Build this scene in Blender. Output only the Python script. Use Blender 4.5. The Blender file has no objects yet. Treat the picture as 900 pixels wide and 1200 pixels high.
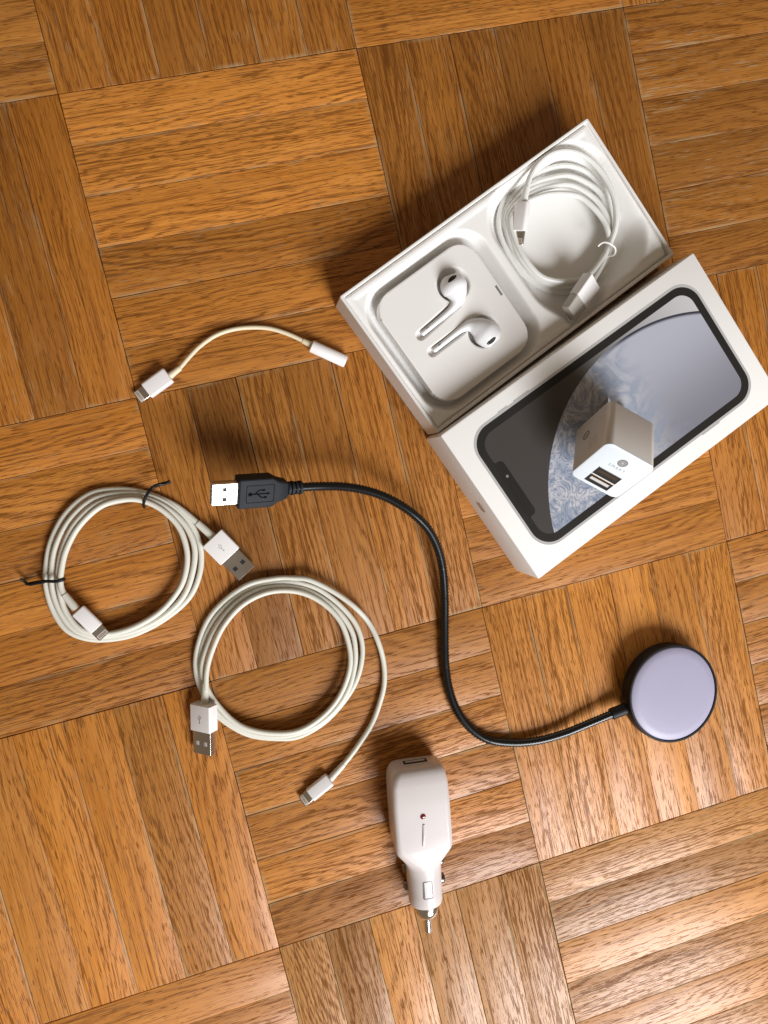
import bpy, bmesh, math, random
from mathutils import Vector, Matrix
from mathutils.bvhtree import BVHTree
random.seed(7)
R = math.radians
scene = bpy.context.scene
COL = scene.collection

# ------------------------------------------------------------------ camera
CAM = Vector((0.05078213, -0.20411188, 0.40614261))
RX = Vector((0.960362925, -0.226965670, 0.161832123))     # image right
RY = Vector((0.237644532, 0.970077461, -0.049747333))     # image up
RZ = Vector((-0.145698759, 0.086234013, 0.985563578))     # towards the viewer
FPX = 891.606
cd = bpy.data.cameras.new('camera'); cam = bpy.data.objects.new('camera', cd); COL.objects.link(cam)
cam.matrix_world = Matrix(((RX.x, RY.x, RZ.x, CAM.x), (RX.y, RY.y, RZ.y, CAM.y), (RX.z, RY.z, RZ.z, CAM.z), (0, 0, 0, 1)))
cd.sensor_fit = 'VERTICAL'; cd.sensor_height = 36; cd.sensor_width = 27; cd.lens = FPX / 1200 * 36
cd.clip_start = 0.01; cd.clip_end = 50
scene.camera = cam

# ------------------------------------------------------------------ light
world = bpy.data.worlds.new('World'); scene.world = world; world.use_nodes = True
bg = world.node_tree.nodes['Background']
bg.inputs[0].default_value = (1.0, 0.77, 0.54, 1); bg.inputs[1].default_value = 0.20
ld = bpy.data.lights.new('window_light', 'AREA'); ld.shape = 'RECTANGLE'; ld.size = 0.9; ld.size_y = 0.95
ld.energy = 72; ld.color = (0.95, 0.97, 1.0)
lo = bpy.data.objects.new('window_light', ld); COL.objects.link(lo)
TGT = Vector((0.12, -0.23, 0))
az = Vector((0.27, -0.96, 0)).normalized(); el = R(37); LD = 2.1
lo.location = TGT + (az * math.cos(el) + Vector((0, 0, math.sin(el)))) * LD
lo.rotation_euler = (TGT - lo.location).to_track_quat('-Z', 'Y').to_euler()
scene.view_settings.view_transform = 'Standard'; scene.view_settings.look = 'None'
scene.view_settings.exposure = 0.0; scene.view_settings.gamma = 1; scene.view_settings.use_curve_mapping = False

# ------------------------------------------------------------------ helpers
MM = 0.001
def at(px, py, z=0.0):
    """point of the plane at height z (metres) seen at photograph pixel px, py"""
    d = RX * ((px - 450) / FPX) - RY * ((py - 600) / FPX) - RZ
    return CAM + d * ((z - CAM.z) / d.z)

def link(o, parent=None):
    COL.objects.link(o)
    if parent: o.parent = parent
    return o
def tag(o, label=None, cat=None, group=None, kind=None):
    if label: o['label'] = label
    if cat: o['category'] = cat
    if group: o['group'] = group
    if kind: o['kind'] = kind
    return o
ORG = {}
def thing(name, loc, label, cat, group=None):
    e = bpy.data.objects.new(name, None); e.empty_display_size = 0.01; e.location = loc; link(e)
    ORG[e.name] = Vector(loc)
    return tag(e, label, cat, group)
def root_of(o):
    while o.parent: o = o.parent
    return o
def part(name, geo, mat, parent, sharp=35, smooth=True):
    """geo = (verts in world metres, faces); linked as one mesh under parent"""
    vs, fs = geo
    org = ORG[root_of(parent).name]
    me = bpy.data.meshes.new(name)
    me.from_pydata([tuple(Vector(v) - org) for v in vs], [], fs)
    bm = bmesh.new(); bm.from_mesh(me); bmesh.ops.recalc_face_normals(bm, faces=bm.faces); bm.to_mesh(me); bm.free()
    if smooth:
        me.shade_smooth(); me.set_sharp_from_angle(angle=R(sharp))
    me.materials.append(mat)
    return link(bpy.data.objects.new(name, me), parent)
def join(*gs):
    V, F = [], []
    for v, f in gs:
        n = len(V); V += list(v); F += [tuple(i + n for i in q) for q in f]
    return V, F

class Fr:
    """local frame: X along, Y across, Z up; local units mm"""
    def __init__(s, O, X, Z=(0, 0, 1), roll=0):
        s.O = Vector(O); s.X = Vector(X).normalized(); Z = Vector(Z)
        Z = (Z - s.X * Z.dot(s.X)).normalized()
        if roll: Z = Matrix.Rotation(R(roll), 3, s.X) @ Z
        s.Z = Z; s.Y = Z.cross(s.X)
    def p(s, x, y, z): return s.O + (s.X * x + s.Y * y + s.Z * z) * MM
    def at(s, x, y, z): f = Fr(s.p(x, y, z), s.X, s.Z); return f

def rrect(a, b, r, n=5):
    r = max(min(r, a - 1e-4, b - 1e-4), 1e-3); out = []
    for cx, cy, a0 in ((a - r, b - r, 0), (-a + r, b - r, 90), (-a + r, -b + r, 180), (a - r, -b + r, 270)):
        for k in range(n + 1):
            t = R(a0 + 90 * k / n); out.append((cx + r * math.cos(t), cy + r * math.sin(t)))
    return out
def loft(fr, st, n=5):
    """stations (x, half width, half height, corner radius[, y, z]) joined along X, ends capped"""
    V, F = [], []; m = 4 * (n + 1)
    for s in st:
        x, a, b, r = s[:4]; yc = s[4] if len(s) > 4 else 0; zc = s[5] if len(s) > 5 else 0
        V += [fr.p(x, y + yc, z + zc) for y, z in rrect(a, b, r, n)]
    for i in range(len(st) - 1):
        for k in range(m):
            F.append((i * m + k, i * m + (k + 1) % m, (i + 1) * m + (k + 1) % m, (i + 1) * m + k))
    F.append(tuple(range(m))[::-1]); F.append(tuple(range((len(st) - 1) * m, len(st) * m)))
    return V, F
def box(fr, x0, x1, y0, y1, z0, z1, r=0.15):
    return loft(Fr(fr.p(0, (y0 + y1) / 2, (z0 + z1) / 2), fr.X, fr.Z),
                [(x0, (y1 - y0) / 2 - r, (z1 - z0) / 2 - r, r), (x0 + r, (y1 - y0) / 2, (z1 - z0) / 2, r),
                 (x1 - r, (y1 - y0) / 2, (z1 - z0) / 2, r), (x1, (y1 - y0) / 2 - r, (z1 - z0) / 2 - r, r)], 2)
def lathe(fr, prof, n=48):
    """profile of (radius, x) spun round X"""
    V, F = [], []
    for r, x in prof:
        for k in range(n):
            t = 2 * math.pi * k / n; V.append(fr.p(x, r * math.cos(t), r * math.sin(t)))
    for i in range(len(prof) - 1):
        for k in range(n): F.append((i * n + k, i * n + (k + 1) % n, (i + 1) * n + (k + 1) % n, (i + 1) * n + k))
    F.append(tuple(range(n))); F.append(tuple(range((len(prof) - 1) * n, len(prof) * n)))
    return V, F
def crom(P, step):
    """resample a centripetal-like Catmull-Rom spline (any dimension tuples)"""
    out = []; n = len(P)
    for i in range(n - 1):
        p0 = P[max(i - 1, 0)]; p1 = P[i]; p2 = P[i + 1]; p3 = P[min(i + 2, n - 1)]
        L = math.sqrt(sum((a - b) ** 2 for a, b in zip(p1[:3], p2[:3])))
        k = max(1, int(L / step))
        for j in range(k):
            t = j / k
            out.append(tuple(0.5 * (2 * b + (c - a) * t + (2 * a - 5 * b + 4 * c - d) * t * t + (3 * b - a - 3 * c + d) * t ** 3)
                             for a, b, c, d in zip(p0, p1, p2, p3)))
    out.append(tuple(P[-1])); return out
def tube(P, rad, step=0.002, seg=12, rib=None):
    """P = world points, optional 4th value = radius in mm; smooth tube with round ends"""
    Q = crom([tuple(p) + ((rad,) if len(p) == 3 else ()) for p in P], step)
    pts = [Vector(q[:3]) for q in Q]; rr = [q[3] * MM for q in Q]
    V, F = [], []; N = None
    for i, c in enumerate(pts):
        T = (pts[min(i + 1, len(pts) - 1)] - pts[max(i - 1, 0)]).normalized()
        if N is None: N = T.orthogonal().normalized()
        N = (N - T * N.dot(T)).normalized(); B = T.cross(N)
        r = rr[i] * (1 if not rib else (1 if i % 2 else rib))
        for k in range(seg):
            a = 2 * math.pi * k / seg; V.append(c + (N * math.cos(a) + B * math.sin(a)) * r)
    for i in range(len(pts) - 1):
        for k in range(seg): F.append((i * seg + k, i * seg + (k + 1) % seg, (i + 1) * seg + (k + 1) % seg, (i + 1) * seg + k))
    F.append(tuple(range(seg))); F.append(tuple(range((len(pts) - 1) * seg, len(pts) * seg)))
    return V, F
def plate(fr, pts, z, t):
    """flat polygon (local x, y in mm) of thickness t standing on local height z"""
    n = len(pts); V = [fr.p(x, y, z) for x, y in pts] + [fr.p(x, y, z + t) for x, y in pts]
    F = [tuple(range(n))[::-1], tuple(range(n, 2 * n))] + [(k, (k + 1) % n, n + (k + 1) % n, n + k) for k in range(n)]
    return V, F
def ring(fr, outer, inner, z, t):
    n = len(outer)
    V = [fr.p(x, y, z + h) for h in (0, t) for L in (outer, inner) for x, y in L]
    o0, i0, o1, i1 = 0, n, 2 * n, 3 * n; F = []
    for k in range(n):
        j = (k + 1) % n
        F += [(o1 + k, o1 + j, i1 + j, i1 + k), (o0 + k, i0 + k, i0 + j, o0 + j), (o0 + k, o0 + j, o1 + j, o1 + k), (i0 + k, i1 + k, i1 + j, i0 + j)]
    return V, F
def circle(cx, cy, rx, ry=None, n=20):
    ry = ry or rx
    return [(cx + rx * math.cos(2 * math.pi * k / n), cy + ry * math.sin(2 * math.pi * k / n)) for k in range(n)]
def stroke(fr, a, b, w, z, t):
    dx, dy = b[0] - a[0], b[1] - a[1]; L = math.hypot(dx, dy); nx, ny = -dy / L * w / 2, dx / L * w / 2
    return plate(fr, [(a[0] + nx, a[1] + ny), (a[0] - nx, a[1] - ny), (b[0] - nx, b[1] - ny), (b[0] + nx, b[1] + ny)], z, t)
def usb_symbol(fr, s, z, t=0.05, w=0.22):
    """trident: stem along +x, scale s in mm (half length)"""
    w *= s / 2
    return join(stroke(fr, (-s, 0), (s * .75, 0), w, z, t), plate(fr, [(s, 0), (s * .7, .16 * s), (s * .7, -.16 * s)], z, t),
                plate(fr, circle(-s, 0, .2 * s, n=12), z, t),
                stroke(fr, (-.55 * s, 0), (-.15 * s, .38 * s), w, z, t), stroke(fr, (-.15 * s, .38 * s), (.3 * s, .38 * s), w, z, t),
                plate(fr, circle(.33 * s, .38 * s, .13 * s, n=10), z, t),
                stroke(fr, (-.3 * s, 0), (.1 * s, -.38 * s), w, z, t), stroke(fr, (.1 * s, -.38 * s), (.45 * s, -.38 * s), w, z, t),
                plate(fr, [(.4 * s, -.5 * s), (.64 * s, -.5 * s), (.64 * s, -.26 * s), (.4 * s, -.26 * s)], z, t))

# ------------------------------------------------------------------ materials
def new_mat(name):
    m = bpy.data.materials.new(name); m.use_nodes = True
    nt = m.node_tree; return m, nt, nt.nodes, nt.links, nt.nodes['Principled BSDF']
def plain(name, col, rough=0.4, metal=0.0, spec=0.4, var=0.06, vscale=60, bump=0.02, bscale=900, coat=0, sss=0, trans=0):
    m, nt, N, L, P = new_mat(name)
    tc = N.new('ShaderNodeTexCoord'); nz = N.new('ShaderNodeTexNoise'); nz.inputs['Scale'].default_value = vscale; nz.inputs['Detail'].default_value = 6
    L.new(tc.outputs['Object'], nz.inputs['Vector'])
    mx = N.new('ShaderNodeMix'); mx.data_type = 'RGBA'
    mx.inputs[6].default_value = tuple(c * (1 - var) for c in col) + (1,)
    mx.inputs[7].default_value = tuple(min(1, c * (1 + var)) for c in col) + (1,)
    L.new(nz.outputs['Fac'], mx.inputs[0]); L.new(mx.outputs[2], P.inputs['Base Color'])
    mr = N.new('ShaderNodeMapRange'); mr.inputs['To Min'].default_value = rough * .8; mr.inputs['To Max'].default_value = min(1, rough * 1.25)
    L.new(nz.outputs['Fac'], mr.inputs['Value']); L.new(mr.outputs[0], P.inputs['Roughness'])
    P.inputs['Metallic'].default_value = metal; P.inputs['Specular IOR Level'].default_value = spec
    P.inputs['Coat Weight'].default_value = coat
    if sss: P.inputs['Subsurface Weight'].default_value = sss; P.inputs['Subsurface Radius'].default_value = (.003, .003, .003); P.inputs['Subsurface Scale'].default_value = 1
    if trans: P.inputs['Transmission Weight'].default_value = trans
    if bump:
        n2 = N.new('ShaderNodeTexNoise'); n2.inputs['Scale'].default_value = bscale; n2.inputs['Detail'].default_value = 3
        L.new(tc.outputs['Object'], n2.inputs['Vector'])
        b = N.new('ShaderNodeBump'); b.inputs['Strength'].default_value = 1; b.inputs['Distance'].default_value = bump * MM
        L.new(n2.outputs['Fac'], b.inputs['Height']); L.new(b.outputs[0], P.inputs['Normal'])
    return m

def wood_material():
    m, nt, N, L, P = new_mat('oak_parquet')
    def math_(op, a, b=None, c=None):
        n = N.new('ShaderNodeMath'); n.operation = op
        for i, v in enumerate((a, b, c)):
            if v is None: continue
            if isinstance(v, (int, float)): n.inputs[i].default_value = v
            else: L.new(v, n.inputs[i])
        return n.outputs[0]
    def noise(vec, sc, detail=2, rough=.5, w=None):
        mp = N.new('ShaderNodeMapping'); mp.inputs['Scale'].default_value = sc; L.new(vec, mp.inputs['Vector'])
        n = N.new('ShaderNodeTexNoise'); n.inputs['Scale'].default_value = 1; n.inputs['Detail'].default_value = detail; n.inputs['Roughness'].default_value = rough
        L.new(mp.outputs[0], n.inputs['Vector']); return n.outputs['Fac']
    def ramp(v, a, b):
        n = N.new('ShaderNodeMapRange'); n.interpolation_type = 'SMOOTHSTEP'; n.inputs['From Min'].default_value = a; n.inputs['From Max'].default_value = b
        L.new(v, n.inputs['Value']); return n.outputs[0]
    def mix(f, a, b, mode='MIX'):
        n = N.new('ShaderNodeMix'); n.data_type = 'RGBA'; n.blend_type = mode
        for i, v in ((0, f), (6, a), (7, b)):
            if isinstance(v, (int, float)): n.inputs[i].default_value = v
            elif isinstance(v, tuple): n.inputs[i].default_value = v
            else: L.new(v, n.inputs[i])
        return n.outputs[2]
    tc = N.new('ShaderNodeTexCoord'); oi = N.new('ShaderNodeObjectInfo')
    # every plank takes its own slice of the wood
    off = N.new('ShaderNodeCombineXYZ')
    L.new(math_('MULTIPLY', oi.outputs['Random'], 7.3), off.inputs[0]); L.new(math_('MULTIPLY', oi.outputs['Random'], 3.1), off.inputs[1]); L.new(math_('MULTIPLY', oi.outputs['Random'], 11.7), off.inputs[2])
    va = N.new('ShaderNodeVectorMath'); va.operation = 'ADD'; L.new(tc.outputs['Object'], va.inputs[0]); L.new(off.outputs[0], va.inputs[1])
    vec = va.outputs[0]
    sep = N.new('ShaderNodeSeparateXYZ'); L.new(tc.outputs['Object'], sep.inputs[0])
    # growth rings: y plus a slow wander, some planks with arched cathedrals
    rnd = oi.outputs['Random']
    wander = noise(vec, (7, 30, 7), 3, .5)
    arch = math_('MULTIPLY', math_('POWER', math_('ADD', sep.outputs[0], math_('MULTIPLY', math_('SUBTRACT', rnd, .5), .15)), 2), math_('MULTIPLY', math_('SUBTRACT', math_('FRACT', math_('MULTIPLY', rnd, 17.3)), .35), 1.6))
    yy = math_('ADD', math_('ADD', sep.outputs[1], arch), math_('MULTIPLY', wander, .040))
    freq = math_('ADD', 900, math_('MULTIPLY', math_('FRACT', math_('MULTIPLY', rnd, 31.7)), 1500))
    rings = math_('ADD', math_('MULTIPLY', math_('SINE', math_('MULTIPLY', yy, freq)), .5), .5)
    rings = math_('MULTIPLY', math_('POWER', rings, 1.6), ramp(noise(vec, (5, 90, 5), 2), .28, .62))
    fibre = noise(vec, (26, 1900, 26), 5, .7)
    mott = noise(vec, (22, 90, 22), 4, .6)
    pores = noise(vec, (170, 2500, 170), 0, .4)
    pores2 = noise(vec, (38, 1700, 38), 0, .4)
    dens = math_('ADD', math_('MULTIPLY', rings, .17), math_('MULTIPLY', mott, .05))
    pick = math_('SUBTRACT', math_('FRACT', math_('MULTIPLY', rnd, 71.9)), .5)
    dens = math_('ADD', dens, math_('MULTIPLY', pick, .10))
    pore = ramp(math_('ADD', pores, dens), .685, .755)
    pore2 = ramp(math_('ADD', pores2, math_('MULTIPLY', dens, .8)), .69, .75)
    pore = math_('MAXIMUM', pore, math_('MULTIPLY', pore2, .9))
    streak = math_('MULTIPLY', ramp(noise(vec, (7, 620, 7), 3, .6), .56, .70), .62)
    worn = math_('MULTIPLY', ramp(noise(vec, (75, 1300, 75), 1, .5), .60, .70), ramp(math_('ADD', noise(vec, (14, 45, 14), 2), math_('MULTIPLY', math_('FRACT', math_('MULTIPLY', rnd, 53.1)), .22)), .56, .74))
    col = mix(ramp(fibre, .28, .72), (.365, .119, .0145, 1), (.575, .232, .038, 1))
    col = mix(math_('MULTIPLY', rings, .45), col, (.250, .078, .010, 1))
    col = mix(math_('MULTIPLY', ramp(mott, .38, .7), .28), col, (.60, .250, .055, 1))
    col = mix(streak, col, (.200, .062, .010, 1))
    col = mix(1.0, col, oi.outputs['Color'], 'MULTIPLY')
    col = mix(math_('MULTIPLY', pore, .66), col, (.105, .033, .007, 1))
    col = mix(math_('MULTIPLY', math_('MULTIPLY', worn, oi.outputs['Alpha']), .70), col, (.40, .27, .14, 1))
    # grey wear where the strips' long edges and ends have been rubbed
    ey_ = ramp(math_('ABSOLUTE', sep.outputs[1]), .0105, .0128); ex_ = ramp(math_('ABSOLUTE', sep.outputs[0]), .0735, .0762)
    edge = math_('MULTIPLY', math_('MAXIMUM', ey_, ex_), ramp(math_('ADD', noise(vec, (28, 60, 28), 3, .6), math_('MULTIPLY', pick, .12)), .46, .66))
    col = mix(math_('MULTIPLY', edge, .60), col, (.40, .28, .15, 1))
    L.new(col, P.inputs['Base Color'])
    rg = math_('ADD', .38, math_('ADD', math_('MULTIPLY', pore, .25), math_('MULTIPLY', mott, .16)))
    L.new(rg, P.inputs['Roughness'])
    L.new(math_('SUBTRACT', .36, math_('MULTIPLY', pore, .30)), P.inputs['Specular IOR Level'])
    P.inputs['Coat Weight'].default_value = .13; P.inputs['Coat Roughness'].default_value = .20
    h = math_('SUBTRACT', math_('ADD', math_('MULTIPLY', fibre, .22), math_('MULTIPLY', noise(vec, (18, 160, 18), 2), .9)), math_('MULTIPLY', pore, .25))
    b = N.new('ShaderNodeBump'); b.inputs['Distance'].default_value = .00018; b.inputs['Strength'].default_value = .7
    L.new(h, b.inputs['Height']); L.new(b.outputs[0], P.inputs['Normal']); L.new(b.outputs[0], P.inputs['Coat Normal'])
    return m

M = {}
M['wood'] = wood_material()
M['bed'] = plain('joint_dirt', (.030, .014, .007), .9, bump=.2)
M['paper'] = plain('white_card', (.80, .775, .745), .55, var=.02, vscale=25, bump=.012, bscale=2500)
M['paperin'] = plain('white_moulded_pulp', (.88, .865, .84), .5, var=.02, vscale=25, bump=.006, bscale=1800)
M['plastic'] = plain('white_plastic', (.80, .77, .76), .28, var=.02, bump=.01, coat=.2)
M['plastic_pink'] = plain('car_charger_plastic', (.62, .565, .55), .34, var=.025, bump=.012, coat=.25)
M['gloss'] = plain('glossy_earbud_white', (.80, .80, .81), .26, var=.01, bump=0, coat=.1)
M['cord'] = plain('white_cord', (.66, .645, .565), .42, var=.05, vscale=90, bump=.02)
M['cordnew'] = plain('clean_white_cord', (.74, .735, .70), .38, var=.03, bump=.01)
M['cordold'] = plain('yellowed_cord', (.72, .63, .45), .42, var=.06, bump=.02)
M['steel'] = plain('plug_steel', (.62, .58, .53), .26, metal=1, var=.06, bump=.006)
M['bright'] = plain('nickel_plug', (.80, .77, .72), .32, metal=1, var=.03, bump=.004)
M['chrome'] = plain('chrome', (.75, .73, .70), .13, metal=1, var=.03, bump=0)
M['gunmetal'] = plain('dark_nickel', (.20, .185, .17), .22, metal=1, bump=0)
M['dark'] = plain('dark_opening', (.010, .009, .008), .6, bump=0)
M['tongue'] = plain('usb_tongue', (.55, .54, .52), .4, bump=0)
M['copper'] = plain('contact_gold', (.72, .47, .25), .3, metal=1, bump=0)
M['contact'] = plain('lightning_contact_pad', (.62, .60, .57), .35, bump=0)
M['black'] = plain('black_rubber', (.008, .008, .009), .48, spec=.22, var=.15, bump=.03)
M['black_plug'] = plain('black_plug_plastic', (.016, .018, .022), .62, spec=.22, var=.12, bump=.03)
M['neck'] = plain('black_gooseneck', (.006, .006, .0065), .26, var=.1, bump=0)
M['symbol_black'] = plain('pressed_mark', (.005, .006, .008), .9, spec=.03, bump=0)
M['ink'] = plain('grey_ink', (.20, .20, .20), .5, bump=0)
M['inkpale'] = plain('pale_grey_ink', (.42, .42, .42), .5, bump=0)
M['foil'] = plain('silver_foil', (.42, .40, .40), .35, bump=0)
M['diffuser'] = plain('frosted_lavender_diffuser', (.37, .35, .465), .42, var=.03, vscale=30, bump=.01, sss=.15)
M['brown'] = plain('dark_brown_tongue', (.05, .032, .02), .4, bump=0)
M['led'] = plain('red_led', (.16, .008, .010), .12, bump=0, coat=.6)
M['chargerface'] = plain('white_face_skylight_tint', (.72, .79, .84), .3, var=.01, bump=0)  # white plastic, bluish window light painted into the face colour
M['chargerbody'] = plain('white_body_shade_tint', (.67, .635, .595), .3, var=.02, bump=.01)  # same white plastic, shade of the turned-away sides painted in as taupe
M['clear'] = plain('clear_plastic', (.62, .58, .52), .22, var=.03, bump=0, trans=.35)
M['bezel'] = plain('printed_black', (.020, .018, .016), .42, spec=.25, var=.05, bump=0)
M['rim'] = plain('printed_silver_edge', (.46, .45, .44), .38, var=.03, bump=0)
M['notch'] = plain('printed_notch_black', (.020, .017, .015), .42, spec=.2, var=.05, bump=0)

# ------------------------------------------------------------------ floor
S = 0.1524; NP = 6; PWd = S / NP
def plank_mesh(L, W):
    bm = bmesh.new(); bmesh.ops.create_cube(bm, size=1)
    for v in bm.verts: v.co = Vector((v.co.x * L, v.co.y * W, v.co.z * .0038 - .0019))
    top = [e for e in bm.edges if all(v.co.z > -.0005 for v in e.verts)]
    bmesh.ops.bevel(bm, geom=top, offset=.0002, segments=2, affect='EDGES', profile=.6)
    me = bpy.data.meshes.new('plank'); bm.to_mesh(me); bm.free(); me.shade_smooth(); me.set_sharp_from_angle(angle=R(50))
    me.materials.append(M['wood']); return me
floor = bpy.data.objects.new('floor', bpy.data.meshes.new('floor')); link(floor)
fx, fy = .16, -.24
floor.data.from_pydata([(fx - 1.6, fy - 1.6, -.0035), (fx + 1.6, fy - 1.6, -.0035), (fx + 1.6, fy + 1.6, -.0035), (fx - 1.6, fy + 1.6, -.0035)], [], [(0, 1, 2, 3)])
floor.data.materials.append(M['bed']); tag(floor, kind='structure')
tag(floor, 'worn honey brown oak parquet floor in alternating square blocks')
variants = [plank_mesh(S - .00045 - random.uniform(0, .0002), PWd - .00012 - random.uniform(0, .00018)) for _ in range(8)]
# differences in tone between blocks and strips, upper rows mostly darker, bottom row pinker: (block tone, warm shift), and single strips that stand out
BLK = {(-1, 0): (.78, .86), (0, -1): (.68, .92), (-1, -1): (.80, 1.05), (1, -1): (1.05, 1.0), (0, 0): (1.06, 1.0), (1, 0): (.70, .93), (2, 0): (.74, 1.0),
       (-1, 1): (.90, .95), (0, 1): (.84, 1.0), (1, 1): (.98, 1.0), (2, 1): (.88, .95), (-1, 2): (1.02, 1.02), (0, 2): (1.0, 1.0), (1, 2): (1.12, 1.05),
       (2, 2): (1.0, 1.0), (-1, 3): (.98, 1.0), (0, 3): (1.04, 1.25), (1, 3): (1.0, 1.22), (2, 3): (1.0, 1.2)}
WORN = {(2, 0): 1.3, (1, 0): 1.0, (-1, -1): 1.2, (0, -1): 1.0, (2, -1): 1.2, (-1, 0): .9, (0, 3): .8, (-1, 2): .4, (0, 2): .4}
STRIP = {(0, 0, 0): 1.12, (0, 0, 1): 1.10, (0, 0, 2): 1.06, (0, 0, 3): .92, (0, 0, 4): .90, (0, 0, 5): .92, (0, 1, 1): .74, (0, 1, 2): .86, (0, 1, 3): 1.0, (0, 1, 5): 1.12,
         (-1, 2, 0): .92, (-1, 2, 2): 1.12, (-1, 2, 4): .80, (-1, 1, 5): .78, (0, 3, 1): .78, (0, 3, 2): 1.1, (0, 2, 5): .78, (0, 2, 0): .88, (1, 3, 1): .84, (1, 3, 0): 1.08, (-1, 0, 3): 1.1, (-1, 0, 4): .9}
def strip_place(i, j, k):
    if (i + j) % 2 == 0: return Vector(((i + .5) * S, -(j + (k + .5) / NP) * S, 0)), 0.0
    return Vector(((i + (k + .5) / NP) * S, -(j + .5) * S, 0)), math.pi / 2
near = [(i, j) for i in range(-3, 5) for j in range(-2, 6)]
near.sort(key=lambda b: ((b[0] + .5) * S - .16) ** 2 + (-(b[1] + .5) * S + .24) ** 2)
near = near[:48]
for (i, j) in near:
    bt, bw = BLK.get((i, j), (random.uniform(.85, 1.05), random.uniform(.95, 1.12)))
    for k in range(NP):
        p, rz = strip_place(i, j, k)
        o = bpy.data.objects.new('plank', random.choice(variants)); link(o, floor)
        o.location = p + Vector((random.uniform(-.0001, .0001), random.uniform(-.00008, .00008), random.uniform(-.00010, .00003)))
        o.rotation_euler = (random.uniform(-.0015, .0015), random.uniform(-.0004, .0004), rz + random.uniform(-.0006, .0006) + (math.pi if random.random() < .5 else 0))
        t = bt * STRIP.get((i, j, k), 1) * random.uniform(.86, 1.12); w = bw * random.uniform(.96, 1.05)
        o.color = (t, t * (1 + (w - 1) * .55), t * (1 + (w - 1) * 2.4), WORN.get((i, j), .5) * random.uniform(.4, 1.2))
V, F = [], []
for i in range(-8, 10):
    for j in range(-8, 11):
        if (i, j) in near: continue
        for k in range(NP):
            p, rz = strip_place(i, j, k); hx, hy = (S - .0007) / 2, (PWd - .0004) / 2
            if rz: hx, hy = hy, hx
            n = len(V)
            V += [(p.x + sx * hx, p.y + sy * hy, z) for z in (-.0038, -.0001 - .00002 * k) for sx, sy in ((-1, -1), (1, -1), (1, 1), (-1, 1))]
            F += [tuple(n + q for q in f) for f in ((4, 5, 6, 7), (0, 1, 5, 4), (1, 2, 6, 5), (2, 3, 7, 6), (3, 0, 4, 7))]
me = bpy.data.meshes.new('outer_planks'); me.from_pydata(V, [], F); me.materials.append(M['wood'])
tag(link(bpy.data.objects.new('outer_planks', me), floor), kind='stuff')

# ------------------------------------------------------------------ connectors shared by the cables
def usb_plug(root, px0, px1, z0, z1, width, thick, shell_len=None, metal_len=12.3, metal_w=11.9, metal_t=4.5, roll=0, shell='plastic', metal='steel', holes='dark', strain=None, cordr=1.5, symbol='inkpale', up=(0, 0, 1), lip='bright'):
    """px0 = where the moulded grip starts (cord side), px1 = where it ends; the sleeve follows"""
    a, b = at(*px0, z0), at(*px1, z1); fr = Fr(a, b - a, up, roll); Ln = (b - a).length / MM
    g = part('plug_grip', loft(fr, [(0, width / 2 - .5, thick / 2 - .5, .4), (.35, width / 2 - .05, thick / 2 - .05, .7), (.8, width / 2, thick / 2, .8), (Ln - .6, width / 2, thick / 2, .8), (Ln - .2, width / 2 - .08, thick / 2 - .08, .7), (Ln, width / 2 - .4, thick / 2 - .4, .5)]), M[shell], root)
    if symbol: part('usb_symbol', usb_symbol(Fr(fr.p(Ln * .5, 0, thick / 2), -fr.X, fr.Z), 2.1, -.03, .07), M[symbol], g, smooth=False)
    w, t = metal_w / 2, metal_t / 2
    m = part('plug_sleeve', loft(fr, [(Ln - .5, w, t, .5), (Ln + metal_len - .15, w, t, .5), (Ln + metal_len, w - .12, t - .12, .45), (Ln + metal_len, w - .3, t - .3, .3), (Ln + 2, w - .3, t - .3, .3)]), M[metal], root)
    part('contact_tongue', box(fr, Ln + 1, Ln + metal_len - .4, -w + .4, w - .4, -t + .35, -t + 2.1), M['tongue'], m)
    for s in (-1, 1):
        part('latch_window', box(fr, Ln + 5.4, Ln + 7.6, s * 2.6 - 1.1, s * 2.6 + 1.1, t - .2, t + .02, .05), M[holes], m)
    return fr, Ln, g, m
def strain(root, p0, p1, r0, r1, mat):
    fr = Fr(p0, p1 - p0); Ln = (p1 - p0).length / MM
    return part('strain_relief', lathe(fr, [(r0 - .3, -.2), (r0, .1), (r0 + (r1 - r0) * .5, Ln * .6), (r1, Ln - .2), (r1, Ln + .6)], 20), mat, root)
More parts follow.
